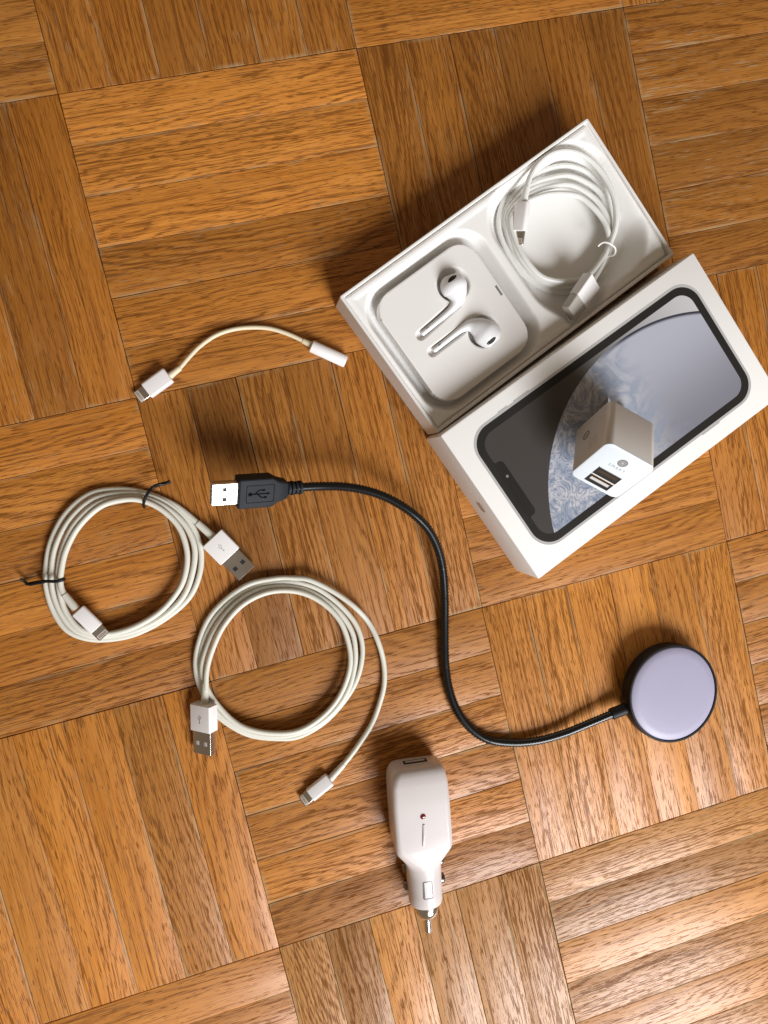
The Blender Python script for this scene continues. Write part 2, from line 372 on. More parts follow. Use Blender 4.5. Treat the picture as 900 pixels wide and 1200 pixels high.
def lightning_plug(root, px0, px1, px2, z0, z1, width=7.8, thick=4.9, roll=0, shell='plastic', tipmat='steel', tip_w=6.7):
    a, b = at(*px0, z0), at(*px1, z1); fr = Fr(a, b - a, (0, 0, 1), roll); Ln = (b - a).length / MM
    L2 = ((at(*px2, z1) - a).length) / MM - Ln
    g = part('plug_grip', loft(fr, [(0, width / 2 - .7, thick / 2 - .7, .8), (.4, width / 2 - .15, thick / 2 - .15, 1.3), (1, width / 2, thick / 2, 1.5), (Ln - .5, width / 2, thick / 2, 1.5), (Ln - .15, width / 2 - .1, thick / 2 - .1, 1.4), (Ln, width / 2 - .4, thick / 2 - .4, 1.1)]), M[shell], root)
    t = part('plug_tip', loft(fr, [(Ln - .5, tip_w / 2, .78, .7), (Ln + L2 - .8, tip_w / 2, .78, .7), (Ln + L2 - .2, tip_w / 2 - .35, .7, .6), (Ln + L2, tip_w / 2 - .8, .5, .45)]), M[tipmat], root)
    pad = part('contact_pad', loft(Fr(fr.p(Ln + L2 * .52, 0, .74), fr.X, fr.Z), [(0, tip_w / 2 - .7, .07, .05), (L2 * .36, tip_w / 2 - .7, .07, .05)], 2), M['contact'], t)
    for k in range(8):
        y = (k - 3.5) * (tip_w - 2) / 8
        part('contact', box(fr, Ln + L2 * .56, Ln + L2 * .84, y - .2, y + .2, .78, .83, .02), M['copper'], t)
    return fr, Ln
def wob(P, a=1.6, dz=.25):
    """small unevenness of a hand-coiled cord"""
    return [(x + random.uniform(-a, a), y + random.uniform(-a, a), z + random.uniform(0, dz)) for x, y, z in P]
def Z(s, ox, oy, L):
    """zoomed-crop coordinates (x, y, z mm) to world points"""
    return [at(ox + q[0] / s, oy + q[1] / s, q[2] * MM) for q in L]

# ------------------------------------------------------------------ box tray (bottom half of the phone box)
TC = Vector((.2017325, -.1338029, 0)); TA = R(23.367); TU = Vector((math.cos(TA), math.sin(TA), 0)); TV = Vector((math.sin(TA), -math.cos(TA), 0)); TH = 22.0
def tp(u, v, z): return TC + (TU * u + TV * v) * MM + Vector((0, 0, z * MM))
def sd_rr(u, v, cu, cv, hu, hv, r):
    qx, qy = abs(u - cu) - hu + r, abs(v - cv) - hv + r
    return math.hypot(max(qx, 0), max(qy, 0)) + min(max(qx, qy), 0) - r
def sst(a, b, x):
    t = min(1, max(0, (x - a) / (b - a))); return t * t * (3 - 2 * t)
def smin(a, b, k):
    h = max(k - abs(a - b), 0) / k; return min(a, b) - h * h * k * .25
tray = thing('open_phone_box', TC, 'open white phone box base with moulded tray holding earphones and a cable', 'box')
fb = Fr(TC, (0, 0, 1), TV)      # X up, Z = TV, Y along -+TU
HU, HV = 81.2, 42.3
part('box_wall', loft(fb, [(0, HU - .3, HV - .3, .8), (.3, HU, HV, 1), (TH - .4, HU, HV, 1), (TH, HU - .4, HV - .4, .8), (TH, HU - 1.3, HV - 1.3, .6), (TH - .4, HU - 1.6, HV - 1.6, .5), (2, HU - 1.6, HV - 1.6, .5)]), M['paper'], tray)
def insert_z(u, v):
    e = -sd_rr(u, v, 0, 0, HU - 1.6, HV - 1.6, 1)           # distance from the wall
    z = TH - 2.6 + 1.7 * sst(.3, 1.3, e) - .5 * sst(3.0, 5.0, e)
    a = sd_rr(u, v, -39.2, 1.6, 36.2, 36.2, 15)
    z -= 10.5 * sst(2.2, -3.2, a)
    b = sd_rr(u, v, 40.5, -2.2, 35.0, 35.4, 19)
    b = smin(b, sd_rr(u, v, 24, 22, 10, 21, 8), 10)
    z -= 13.0 * sst(3.5, -5.5, b)
    if v > 33: z -= 2.0 * sst(33, 40.5, v) * sst(-79, -74, u)      # lip falls towards the front edge
    return z
nu, nv = 270, 142; V, F = [], []
for j in range(nv + 1):
    for i in range(nu + 1):
        u = (i / nu * 2 - 1) * (HU - 1.55); v = (j / nv * 2 - 1) * (HV - 1.55); V.append(tp(u, v, insert_z(u, v)))
for j in range(nv):
    for i in range(nu): a = j * (nu + 1) + i; F.append((a, a + 1, a + nu + 2, a + nu + 1))
part('tray_insert', (V, F), M['paperin'], tray, sharp=80)

# ------------------------------------------------------------------ earphone card and earphones
CZ = 20.0
card = thing('earphone_card', tp(-39.4, 2, 9), 'square white card holder with rounded corners under the earphones', 'card holder')
BUDS = [dict(P=[(-57.2, -3.2, -.9, .9), (-56.6, -3.2, -.8, 1.45), (-50, -3.5, -.7, 1.5), (-42, -3.9, -.5, 1.65), (-36.5, -4.5, 0, 2.0), (-33, -5.8, .4, 3.2), (-30.8, -8.6, .8, 5.4), (-29.6, -12.2, .9, 6.9), (-28.6, -15.4, 1.0, 6.4), (-28.0, -17.6, 1.3, 5.0), (-27.7, -18.6, 1.4, 3.4)], pit=(-28.6, -14.0, 8.6), decals=[('speaker_grille', (530, 326), (1, -.08), 4.0, 1.6, 'dark'), ('vent_slot', (501, 384), (1, 0), 1.3, .4, 'ink')], stem=((-58, -3.0), (-33, -5.0))),
        dict(P=[(-57.2, 7.2, -.9, .9), (-56.6, 7.2, -.8, 1.45), (-50, 7.0, -.7, 1.5), (-43, 6.8, -.5, 1.65), (-38, 6.9, 0, 2.0), (-34, 8.0, .3, 3.2), (-31.2, 11.0, .6, 5.2), (-29.6, 14.9, .6, 6.8), (-28.8, 18.6, .8, 6.5), (-28.4, 21.4, 1.1, 5.4), (-28.2, 22.8, 1.2, 3.6)], pit=(-29.4, 14.5, 8.4), decals=[('speaker_grille', (576, 400), (1, -.25), 4.0, 1.6, 'dark'), ('vent_slot', (515, 404), (1, 0), 1.3, .4, 'ink')], stem=((-58, 7.3), (-35, 7.2)))]
def seg_d(u, v, a, b):
    ax, ay = a; bx, by = b; t = max(0, min(1, ((u - ax) * (bx - ax) + (v - ay) * (by - ay)) / ((bx - ax) ** 2 + (by - ay) ** 2)))
    return math.hypot(u - ax - t * (bx - ax), v - ay - t * (by - ay))
def card_z(u, v):
    z = CZ
    for b in BUDS:
        pu, pv, pr = b['pit']
        z = min(z, CZ - 7.0 * sst(.6, -2.6, math.hypot(u - pu, v - pv) - pr))
        z = min(z, CZ - 2.4 * sst(.5, -.9, seg_d(u, v, *b['stem']) - 2.2))
    return z
n = 130; CU, CVc, hu, hv, cr = -39.5, 2.2, 30.8, 32.4, 11.0; V, F = [], []
for j in range(n + 1):
    for i in range(n + 1):
        u = CU + (i / n * 2 - 1) * (hu + .5); v = CVc + (j / n * 2 - 1) * (hv + .5)
        d = sd_rr(u, v, CU, CVc, hu, hv, cr); z = card_z(u, v)
        if d > -.25:
            e = .01; gx = (sd_rr(u + e, v, CU, CVc, hu, hv, cr) - d) / e; gy = (sd_rr(u, v + e, CU, CVc, hu, hv, cr) - d) / e
            k = d if d > 0 else 0
            u -= gx * k; v -= gy * k
            z -= (7.5 if d > .12 else .25 * sst(-.25, .12, d))
        V.append(tp(u, v, z))
for j in range(n):
    for i in range(n): a = j * (n + 1) + i; F.append((a, a + 1, a + n + 2, a + n + 1))
part('card_panel', (V, F), M['paper'], card, sharp=60)
fc = Fr(tp(0, 0, CZ), TU, (0, 0, 1))     # local x = u, y = -v
part('locking_slot', plate(fc, [(-10.9, -5.2), (-9.7, -5.2), (-9.7, .6), (-10.9, .6)], -.05, .12), M['ink'], card, smooth=False)
ear = thing('earphones', tp(-39, 2, CZ - 2), 'pair of glossy white wired earbuds lying in the card holder', 'earphones')
for b in BUDS:
    bud = part('earbud', tube([tuple(tp(u, v, CZ + z)) + (r,) for u, v, z, r in b['P']], 1.6, step=.0006, seg=24), M['gloss'], ear, sharp=60)
    org = ORG[ear.name]
    bvh = BVHTree.FromPolygons([v.co.copy() for v in bud.data.vertices], [tuple(p.vertices) for p in bud.data.polygons])
    for nm, px, ax, rx, ry, mt in b['decals']:
        aim = at(px[0], px[1], .02); hit, nrm, _, _ = bvh.ray_cast(CAM - org, (aim - CAM).normalized())
        if hit is None: continue
        xd = (TU * ax[0] + TV * ax[1]); xd = (xd - nrm * xd.dot(nrm)).normalized(); yd = nrm.cross(xd); V, F = [], []
        nr, na = 3, 20
        for r_ in range(nr + 1):
            for k in range(na):
                t = 2 * math.pi * k / na; p0 = hit + (xd * (rx * math.cos(t)) + yd * (ry * math.sin(t))) * (MM * (r_ / nr + .001))
                loc_, n_, _, _ = bvh.find_nearest(p0); V.append(loc_ + n_ * (.00006 if r_ < nr else -.0001) + org)
        for r_ in range(nr):
            for k in range(na): F.append((r_ * na + k, r_ * na + (k + 1) % na, (r_ + 1) * na + (k + 1) % na, (r_ + 1) * na + k))
        F.append(tuple(range(na)))
        part(nm, (V, F), M[mt], bud, sharp=80)

# ------------------------------------------------------------------ cable coiled in the tray
q = (3.75, 560, 120)
c3 = thing('boxed_charging_cable', at(657, 259, .008), 'clean white charging cable coiled in the tray beside the earphone card', 'cable')
OUTL = [(612, 500), (606, 420), (570, 320), (500, 240), (400, 203), (300, 225), (210, 290), (140, 380), (96, 500), (112, 610), (180, 730), (270, 815), (390, 850), (480, 822), (560, 720), (585, 630)]
INNL = [(570, 570), (550, 515), (508, 458), (455, 420), (390, 402), (310, 406), (240, 424), (188, 455), (157, 510), (170, 600), (215, 690), (290, 755), (385, 778), (470, 756), (540, 690), (572, 630)]
P = [(505, 785, 17), (545, 715, 16), (580, 620, 14)]
LK = [(0, 10.5), (.40, 11.2), (.60, 13), (.80, 14.6), (1.0, 16.2)]
for i, (k0, z) in enumerate(LK):
    k1 = LK[i + 1][0] if i + 1 < len(LK) else .9
    for j, (po_, pi_) in enumerate(zip(OUTL, INNL)):
        t = j / len(OUTL); k = k0 if j < 11 else k0 + (k1 - k0) * (j - 10) / 6
        if j >= 8: k *= .85
        P.append((po_[0] + (pi_[0] - po_[0]) * k + random.uniform(-4, 4), po_[1] + (pi_[1] - po_[1]) * k + random.uniform(-4, 4), z + random.uniform(-.3, .3)))
P += [(606, 540, 18), (600, 430, 19), (560, 330, 20), (490, 250, 21), (410, 214, 21.5), (330, 222, 21.5), (265, 270, 21), (228, 330, 21), (214, 380, 21)]
part('cord', tube(Z(*q, P), 1.5, step=.0022, seg=10), M['cordnew'], c3)
a, b = Z(*q, [(216, 370, 21), (200, 440, 20)]); strain(c3, a, b, 1.7, 2.0, M['cordnew'])
z_ = lambda x, y: (q[1] + x / q[0], q[2] + y / q[0])
lightning_plug(c3, z_(199, 436), z_(182, 566), z_(171, 625), .0200, .0175, width=7.6, thick=4.9, roll=42)
fr, Ln, g, m = usb_plug(c3, z_(502, 782), z_(440, 872), (.0205), .0215, 11.6, 6.0, roll=-32, metal_w=10.2, metal_len=7.5, metal='steel', symbol=None)
part('clear_cover', loft(fr, [(Ln + .2, 5.6, 2.75, 1), (Ln + 8.4, 5.5, 2.65, 1), (Ln + 8.8, 5.1, 2.3, .8)]), M['clear'], c3)
tie = thing('cable_tie', at(712, 291, .014), 'small clear plastic tie round the coiled cable in the tray', 'tie')
part('tie_band', tube(Z(*q, [(528, 632, 21.5), (548, 616, 23), (575, 618, 24), (603, 640, 22.5), (600, 668, 19), (575, 676, 16)]), .5, step=.0008, seg=8), M['plastic'], tie)

# ------------------------------------------------------------------ lid with printed picture
LC = Vector((.2361702, -.2166770, 0)); LA = R(22.13); LU = Vector((math.cos(LA), math.sin(LA), 0)); LV = Vector((math.sin(LA), -math.cos(LA), 0)); LH = 34.0
def lp(u, v, z): return LC + (LU * u + LV * v) * MM + Vector((0, 0, z * MM))
lid = thing('printed_phone_box', LC, 'white phone box lid lying face up with printed handset picture', 'box lid')
fl = Fr(LC, (0, 0, 1), LV); HU2, HV2 = 82.9, 45.0
part('lid_shell', loft(fl, [(LH - 1.5, HU2 - 1.3, HV2 - 1.3, .5), (0, HU2 - 1.3, HV2 - 1.3, .5), (0, HU2, HV2, .6), (LH - .35, HU2, HV2, .6), (LH - .1, HU2 - .12, HV2 - .12, .6), (LH, HU2 - .4, HV2 - .4, .5)]), M['paper'], lid)
ft = Fr(lp(0, 0, LH), LU, (0, 0, 1))      # local x = u, y = -v
def sh(L, du, dv): return [(x + du, y - dv) for x, y in L]
pc = (.3, -.5); OU, OV = 73.8, 36.6
rim = part('printed_edge', ring(ft, sh(rrect(OU, OV, 12.5, 10), *pc), sh(rrect(OU - 1.4, OV - 1.4, 11.4, 10), *pc), .01, .05), M['rim'], lid, smooth=False)
part('printed_bezel', ring(ft, sh(rrect(OU - 1.35, OV - 1.35, 11.4, 10), *pc), sh(rrect(OU - 5.4, OV - 5.4, 8.0, 10), *pc), .01, .07), M['bezel'], lid, smooth=False)
# screen print: dark to pale grey ground with a plain marbled grey-blue globe
def screen_material():
    m, nt, N, L, P = new_mat('printed_screen')
    tc = N.new('ShaderNodeTexCoord'); sp = N.new('ShaderNodeSeparateXYZ')
    rot = N.new('ShaderNodeMapping'); rot.vector_type = 'POINT'; rot.inputs['Rotation'].default_value = (0, 0, -LA); rot.inputs['Scale'].default_value = (1000, 1000, 1000)
    L.new(tc.outputs['Object'], rot.inputs['Vector']); L.new(rot.outputs[0], sp.inputs[0])
    def mth(op, a, b=None):
        n = N.new('ShaderNodeMath'); n.operation = op
        for i, v in enumerate((a, b)):
            if v is None: continue
            if isinstance(v, (int, float)): n.inputs[i].default_value = v
            else: L.new(v, n.inputs[i])
        return n.outputs[0]
    def ramp(v, a, b):
        n = N.new('ShaderNodeMapRange'); n.interpolation_type = 'SMOOTHSTEP'; n.inputs['From Min'].default_value = a; n.inputs['From Max'].default_value = b; L.new(v, n.inputs['Value']); return n.outputs[0]
    def mix(f, a, b):
        n = N.new('ShaderNodeMix'); n.data_type = 'RGBA'
        for i, v in ((0, f), (6, a), (7, b)):
            if isinstance(v, (int, float, tuple)): n.inputs[i].default_value = v
            else: L.new(v, n.inputs[i])
        return n.outputs[2]
    u, v = sp.outputs[0], sp.outputs[1]                       # v here points away (= -v of the lid)
    dx, dy = mth('SUBTRACT', u, 23.5), mth('ADD', v, 60.5)
    r = mth('SQRT', mth('ADD', mth('MULTIPLY', dx, dx), mth('MULTIPLY', dy, dy)))
    ground = mix(ramp(u, -20, 78), (.052, .046, .042, 1), (.56, .55, .56, 1))
    # marbling
    nz = N.new('ShaderNodeTexNoise'); nz.inputs['Scale'].default_value = .055; nz.inputs['Detail'].default_value = 5; nz.inputs['Distortion'].default_value = 2.8; L.new(rot.outputs[0], nz.inputs['Vector'])
    wv = N.new('ShaderNodeTexNoise'); wv.inputs['Scale'].default_value = .06; wv.inputs['Detail'].default_value = 1.5; wv.inputs['Distortion'].default_value = 3.0; L.new(rot.outputs[0], wv.inputs['Vector'])
    sw = mth('ADD', mth('MULTIPLY', mth('SINE', mth('MULTIPLY', wv.outputs['Fac'], 42)), .5), .5)
    globe = mix(ramp(nz.outputs['Fac'], .38, .64), (.28, .32, .40, 1), (.52, .52, .55, 1))
    left = ramp(u, 34, -30)
    globe = mix(mth('MULTIPLY', mth('MULTIPLY', mth('POWER', sw, 3), left), .70), globe, (.13, .16, .24, 1))
    smooth = mix(ramp(v, 24, -34), (.43, .44, .51, 1), (.20, .20, .235, 1))
    globe = mix(ramp(mth('ADD', u, mth('MULTIPLY', nz.outputs['Fac'], 40)), 16, 52), globe, smooth)
    lim = ramp(r, 88.6, 90.4)
    globe = mix(mth('MULTIPLY', lim, ramp(u, 0, 30)), globe, (.03, .03, .045, 1))
    L.new(mix(ramp(r, 90.8, 91.2), globe, ground), P.inputs['Base Color'])
    P.inputs['Roughness'].default_value = .36
    return m
M['screen'] = screen_material()
part('printed_screen', plate(ft, sh(rrect(OU - 5.35, OV - 5.35, 8.0, 10), *pc), .01, .04), M['screen'], lid, smooth=False)
nt_ = [(-69.2, 18.2), (-68.2, 17.9), (-67.6, 17.0)] + [(-66.4 + 2.6 * math.sin(R(t)), 14.4 + 2.6 * math.cos(R(t))) for t in range(0, 91, 15)]
nt_ = nt_ + [(x, 1.0 - y) for x, y in reversed(nt_)]
part('printed_notch', plate(ft, nt_, .02, .09), M['notch'], lid, smooth=False)
part('printed_speaker_slit', plate(ft, rrect(.35, 3.2, .3, 2) and [(x - 66.3, y + .5) for x, y in rrect(.35, 3.2, .3, 2)], .08, .06), M['bezel'], lid, smooth=False)
part('printed_camera_dot', plate(ft, circle(-66.3, 8.2, .75), .08, .06), M['ink'], lid, smooth=False)
for (u0, u1, vv) in ((-52, -46, -37.4), (-42, -32, -37.4), (34, 46, 36.4)):
    part('printed_side_key', plate(ft, [(u0, -vv - .25), (u1, -vv - .25), (u1, -vv + .25), (u0, -vv + .25)], .01, .05), M['rim'], lid, smooth=False)
# silver fruit-shaped emblem on the short side
fe = Fr(LC - LU * (HU2 * MM) + Vector((0, 0, .017)), LV, -LU)
ap = [(0, 2.6), (1.2, 3.3), (2.6, 3.1), (3.4, 2.3), (2.9, 1.3), (2.8, .2), (3.6, -.9), (3.0, -2.6), (1.9, -3.9), (.9, -3.9), (0, -3.6), (-.9, -3.9), (-1.9, -3.9), (-3.0, -2.6), (-3.7, -.4), (-3.5, 1.6), (-2.6, 2.9), (-1.2, 3.3)]
ap = [(-x, y) for x, y in ap]
part('side_emblem', join(plate(fe, ap, -.02, .05), plate(fe, [(0, 3.6), (-.2, 4.8), (-1.3, 5.6), (-1.2, 4.3)], -.02, .05)), M['foil'], lid, smooth=False)

# ------------------------------------------------------------------ wall charger leaning on the lid
WR = Matrix(((.7697313, .4179632, -.4825148), (-.6357155, .4330437, -.6390141), (-.0581344, .7986112, .5990330)))
WC = Vector((.2202845, -.2321095, .0552887)); wx, wy, wz = 14.0, 14.5, 14.84
wc = thing('wall_charger', lp(0, 0, LH), 'white cube wall charger with two USB ports propped on the box lid', 'charger')
ORG[wc.name] = Vector((WC.x, WC.y, .034)); wc.location = ORG[wc.name]
ex, ey, ez = WR.col[0], WR.col[1], WR.col[2]
ff = Fr(WC, ez, ey)                       # X out of the USB face, Z = face up, Y = ey x ez = ex
part('charger_body', loft(ff, [(-wz, wx - .9, wy - .9, 3.0), (-wz + .35, wx - .25, wy - .25, 3.4), (-wz + 1, wx, wy, 3.6), (wz - 1.1, wx, wy, 3.6), (wz - .9, wx - .06, wy - .06, 3.6)], 8), M['chargerbody'], wc)
face = part('charger_face', loft(ff, [(wz - 1.0, wx - .1, wy - .1, 3.6), (wz - .8, wx + .02, wy + .02, 3.6), (wz - .25, wx - .1, wy - .1, 3.5), (wz, wx - .6, wy - .6, 3.1)], 8), M['chargerface'], wc)
fp = Fr(WC + ez * (wz * MM), ex, ez)      # local x = face right, y = face up, z = out
for (y0, flip) in ((-12.4, 0), (-6.3, 1)):
    y1 = y0 + 5.6
    port = part('usb_port', plate(fp, [(-6.8, y0), (6.8, y0), (6.8, y1), (-6.8, y1)], -.3, .34), M['dark'], wc, smooth=False)
    part('port_tongue', box(fp, -5.4, 5.4, y0 + 2.2, y0 + 4.0, -.1, .12, .04), M['tongue' if not flip else 'brown'], port, smooth=False)
    part('port_frame', box(fp, -6.6, 6.6, y1 - .35, y1 + .0, -.1, .14, .04), M['copper' if not flip else 'inkpale'], port, smooth=False)
em = part('emblem_disc', plate(fp, circle(0, 7.6, 2.5, n=28), -.02, .06), M['ink'], face, smooth=False)
part('emblem_centre', plate(fp, circle(0, 7.6, .75, n=16), .02, .05), M['inkpale'], face, smooth=False)
part('emblem_ring', ring(fp, circle(0, 7.6, 1.6, n=28), circle(0, 7.6, 1.35, n=28), .02, .05), M['inkpale'], face, smooth=False)
def text_part(name, body, size, fr, cx, cy, mat, parent, space=1.0):
    cu = bpy.data.curves.new(name, 'FONT'); cu.body = body; cu.size = size; cu.align_x = 'CENTER'; cu.align_y = 'CENTER'; cu.extrude = .03; cu.space_character = space; cu.resolution_u = 3
    tmp = bpy.data.objects.new(name, cu); COL.objects.link(tmp)
    me = bpy.data.meshes.new_from_object(tmp.evaluated_get(bpy.context.evaluated_depsgraph_get()))
    org = ORG[root_of(parent).name]
    for v in me.vertices: v.co = fr.p(v.co.x + cx, v.co.y + cy, v.co.z) - org
    bpy.data.objects.remove(tmp); me.materials.clear(); me.materials.append(mat)
    return link(bpy.data.objects.new(name, me), parent)
bpy.context.view_layer.update()
text_part('lettering', 'SMART', 2.3, fp, 0, 3.3, M['ink'], face, 1.45)
# approval marks on the left side of the body
fs_ = Fr(WC - ex * (wx * MM), -ez, -ex)
marks = [circle(2.5, 5.2, 2.2, n=20)]
part('approval_mark', ring(fs_, circle(3.5, 3.2, 2.6, n=24), circle(3.5, 3.2, 1.9, n=24), -.01, .04), M['ink'], wc, smooth=False)
part('approval_mark', join(*[stroke(fs_, (2.0 + d, 1.6), (3.2 + d, 4.8), .6, -.01, .04) for d in (0, 1.5)]), M['ink'], wc, smooth=False)
for k, (x0, x1) in enumerate(((-9, 1), (-9, -1), (-8, 0), (-9, -3))):
    g = join(*[stroke(fs_, (x, -3.2 - k * 1.7 + 3), (min(x + random.uniform(.5, 1.3), x1), -3.2 - k * 1.7 + 3), .55, -.01, .04) for x in [x0 + i * 1.5 for i in range(int((x1 - x0) / 1.5))]])
    part('fine_print', g, M['inkpale'], wc, smooth=False)
bk = WC - ez * (wz * MM); plen = min(16.5, (bk.z - .0345) / (ez.z * MM))
for s in (-1, 1):
    fpr = Fr(bk + ex * (s * 6.35 * MM), -ez, ex)
    Lp = min(17.0, ((bk + ex * (s * 6.35 * MM)).z - .0349) / (ez.z * MM) - .4)
    part('prong', loft(fpr, [(-.5, 3.1, .75, .2), (Lp - 2, 3.1, .75, .2), (Lp, 2.2, .5, .2)], 2), M['chrome'], wc)

# ------------------------------------------------------------------ headphone jack adapter
ad = thing('headphone_adapter', at(280, 405, 0), 'short white headphone adapter with a thin arched cord on the parquet', 'adapter')
lightning_plug(ad, (198, 439.3), (172, 458.2), (160.2, 466.8), .0032, .0022, width=8.9, thick=5.4)
q = (3, 130, 350)
part('cord', tube(Z(*q, [(225, 258, 3.2), (245, 240, 3.2), (275, 205, 3), (315, 165, 2.6), (370, 128, 2.2), (430, 108, 2), (495, 101, 2), (560, 105, 2), (620, 123, 2.4), (665, 143, 2.8), (690, 156, 3.1)]), 1.15, seg=12), M['cordold'], ad)
a, b = Z(*q, [(243, 243, 3.2), (208, 271, 3.2)]); strain(ad, a, b, 1.5, 1.85, M['cordold'])
a, b = Z(*q, [(675, 148, 3), (705, 163, 3.3)]); strain(ad, a, b, 1.4, 1.8, M['cordold'])
a, b = Z(*q, [(703, 166, 3.5), (826, 222, 3.5)]); fr = Fr(a, b - a); Ln = (b - a).length / MM
part('jack_socket', lathe(fr, [(1.6, 0), (2.8, .1), (3.25, .5), (3.25, Ln - .5), (3.0, Ln - .1), (2.7, Ln), (1.75, Ln), (1.75, Ln - 6)], 32), M['plastic'], ad)

# ------------------------------------------------------------------ charging cable tied with black twist ties
q = (2.903, 10, 540); zc = lambda x, y: (q[1] + x / q[0], q[2] + y / q[0])
c1 = thing('charging_cable', at(147, 660, 0), 'white charging cable coiled and held by two black twist ties', 'cable')
T1 = [(672, 238), (640, 208), (565, 152), (470, 110), (380, 97), (280, 113), (195, 180), (145, 275), (126, 370), (130, 440), (155, 515), (200, 575), (262, 604), (340, 606), (430, 590), (530, 540), (610, 467), (650, 385), (654, 300), (624, 220)]
T2 = [(560, 158), (480, 120), (390, 110), (290, 130), (210, 198), (162, 290), (147, 375), (152, 445), (176, 515), (218, 570), (278, 594), (345, 596), (432, 578), (522, 530), (592, 464), (624, 385), (632, 300), (602, 222)]
T3 = [(545, 164), (475, 132), (395, 124), (302, 146), (226, 214), (184, 300), (169, 380), (174, 450), (196, 515), (237, 566), (292, 588), (352, 588), (434, 564), (514, 512), (574, 447), (602, 385), (608, 310), (582, 230)]
T4 = [(532, 172), (467, 138), (400, 131), (314, 155), (240, 221), (196, 302), (180, 372), (176, 420), (186, 448), (203, 470)]
P = [(x, y, 2.6 if i < 2 else 1.7) for i, (x, y) in enumerate(T1)] + [(x, y, 2.2 + 1.4 * min(1, i / 3)) for i, (x, y) in enumerate(T2)] + [(x, y, 4.0 + 1.0 * min(1, i / 3)) for i, (x, y) in enumerate(T3)] + [(x, y, 5.8 + .12 * i) for i, (x, y) in enumerate(T4)]
part('cord', tube(Z(*q, wob(P)), 1.5, seg=12), M['cord'], c1)
a, b = Z(*q, [(643, 211, 3), (694, 258, 3.4)]); strain(c1, a, b, 1.8, 2.2, M['cord'])
usb_plug(c1, (248.6, 630.0), (269.9, 651.6), .0036, .0036, 13.4, 6.8, metal_w=11.4)
a, b = Z(*q, [(190, 455, 7), (228, 502, 7.4)]); strain(c1, a, b, 1.75, 2.1, M['cord'])
lightning_plug(c1, zc(236, 508), zc(300, 571), zc(328, 598), .0078, .0078, width=7.6, thick=5.0, roll=-12)
def twist_tie(root_px, label, band, tails, zb):
    t = thing('twist_tie', at(*zc(*root_px), 0), label, 'twist tie')
    w = part('tie_loop', tube(Z(*q, band), .8, step=.0008, seg=8), M['black'], t)
    for tl in tails: part('tie_end', tube(Z(*q, tl), .75, step=.0008, seg=8), M['black'], t)
twist_tie((480, 120), 'black twist tie round the cable coil on the side toward the black plug', [(462, 158, 1.4), (460, 150, 5.0), (463, 132, 8.6), (474, 110, 8.8), (488, 94, 7.4), (492, 90, 4.5)],
          [[(484, 97, 7.8), (505, 84, 7.2), (528, 76, 6.6), (552, 73, 6.0)], [(486, 93, 7), (510, 80, 8.2), (530, 80, 7.4), (548, 68, 6.4)]], 8)
twist_tie((150, 405), 'black twist tie with a long curled end round the coil by its small plug', [(186, 400, 3.0), (188, 404, 7.4), (165, 410, 8.4), (140, 410, 7.2), (118, 410, 4.6), (112, 412, 2.0)],
          [[(125, 409, 5.4), (100, 412, 4), (78, 416, 2.8), (60, 420, 2)], [(122, 412, 5), (95, 417, 4.2), (70, 421, 3.2), (56, 412, 3), (40, 402, 4)]], 8)

# ------------------------------------------------------------------ loosely coiled charging cable
q = (3.214, 200, 660); zc2 = lambda x, y: (q[1] + x / q[0], q[2] + y / q[0])
c2 = thing('loose_charging_cable', at(330, 775, 0), 'loosely looped white charging cable with one end trailing away, no ties', 'cable')
A = [(131, 480), (138, 400), (160, 318), (200, 236), (265, 162), (345, 116), (430, 102), (510, 116), (580, 156), (635, 215), (668, 290), (676, 370), (660, 450), (620, 522), (560, 588), (480, 630), (400, 642), (312, 630), (244, 600), (184, 545), (140, 478)]
B = [(112, 400), (120, 310), (160, 225), (222, 150), (302, 97), (390, 74), (470, 74), (552, 97), (632, 152), (692, 222), (722, 300), (716, 382), (690, 460), (640, 537), (570, 607), (482, 652), (395, 661), (302, 648), (222, 610), (160, 555), (115, 480)]
C = [(95, 400), (102, 310), (145, 210), (215, 130), (300, 78), (390, 57), (450, 54), (510, 61), (570, 84), (640, 122), (695, 168), (745, 222), (780, 290), (800, 370), (803, 450), (790, 520), (760, 600), (710, 680), (655, 750), (605, 805)]
A2 = [(118, 400), (138, 310), (178, 232), (240, 156), (322, 108), (410, 90), (490, 97), (565, 130), (640, 190), (684, 262), (697, 340), (692, 400), (672, 470), (628, 540), (565, 600), (480, 641), (398, 652), (306, 641), (232, 607), (170, 553), (125, 480)]
P = [(x, y, 6.6 - .1 * i) for i, (x, y) in enumerate(A)] + [(x, y, 4.4 - .05 * i) for i, (x, y) in enumerate(A2)] + [(x, y, 3.0 if 4 < i < 9 else 2.2) for i, (x, y) in enumerate(B)] + [(x, y, 1.8 if i < 4 else (5.2 if 6 < i < 11 else (3.2 if i < 13 else 2.0))) for i, (x, y) in enumerate(C)]
part('cord', tube(Z(*q, wob(P)), 1.42, seg=12), M['cord'], c2)
a, b = Z(*q, [(131, 452, 6), (128, 530, 6.5)]); strain(c2, a, b, 1.8, 2.1, M['cord'])
usb_plug(c2, (238.6, 824.5), (239.2, 855.5), .0068, .0062, 13.0, 6.9, metal_w=11.6, roll=36, symbol='ink', holes='tongue')
a, b = Z(*q, [(652, 756, 2.2), (596, 818, 2.4)]); strain(c2, a, b, 1.65, 2.0, M['cord'])
lightning_plug(c2, zc2(600, 812), zc2(526, 872), zc2(494, 899), .0028, .0026, width=7.8, thick=5.0, roll=14)

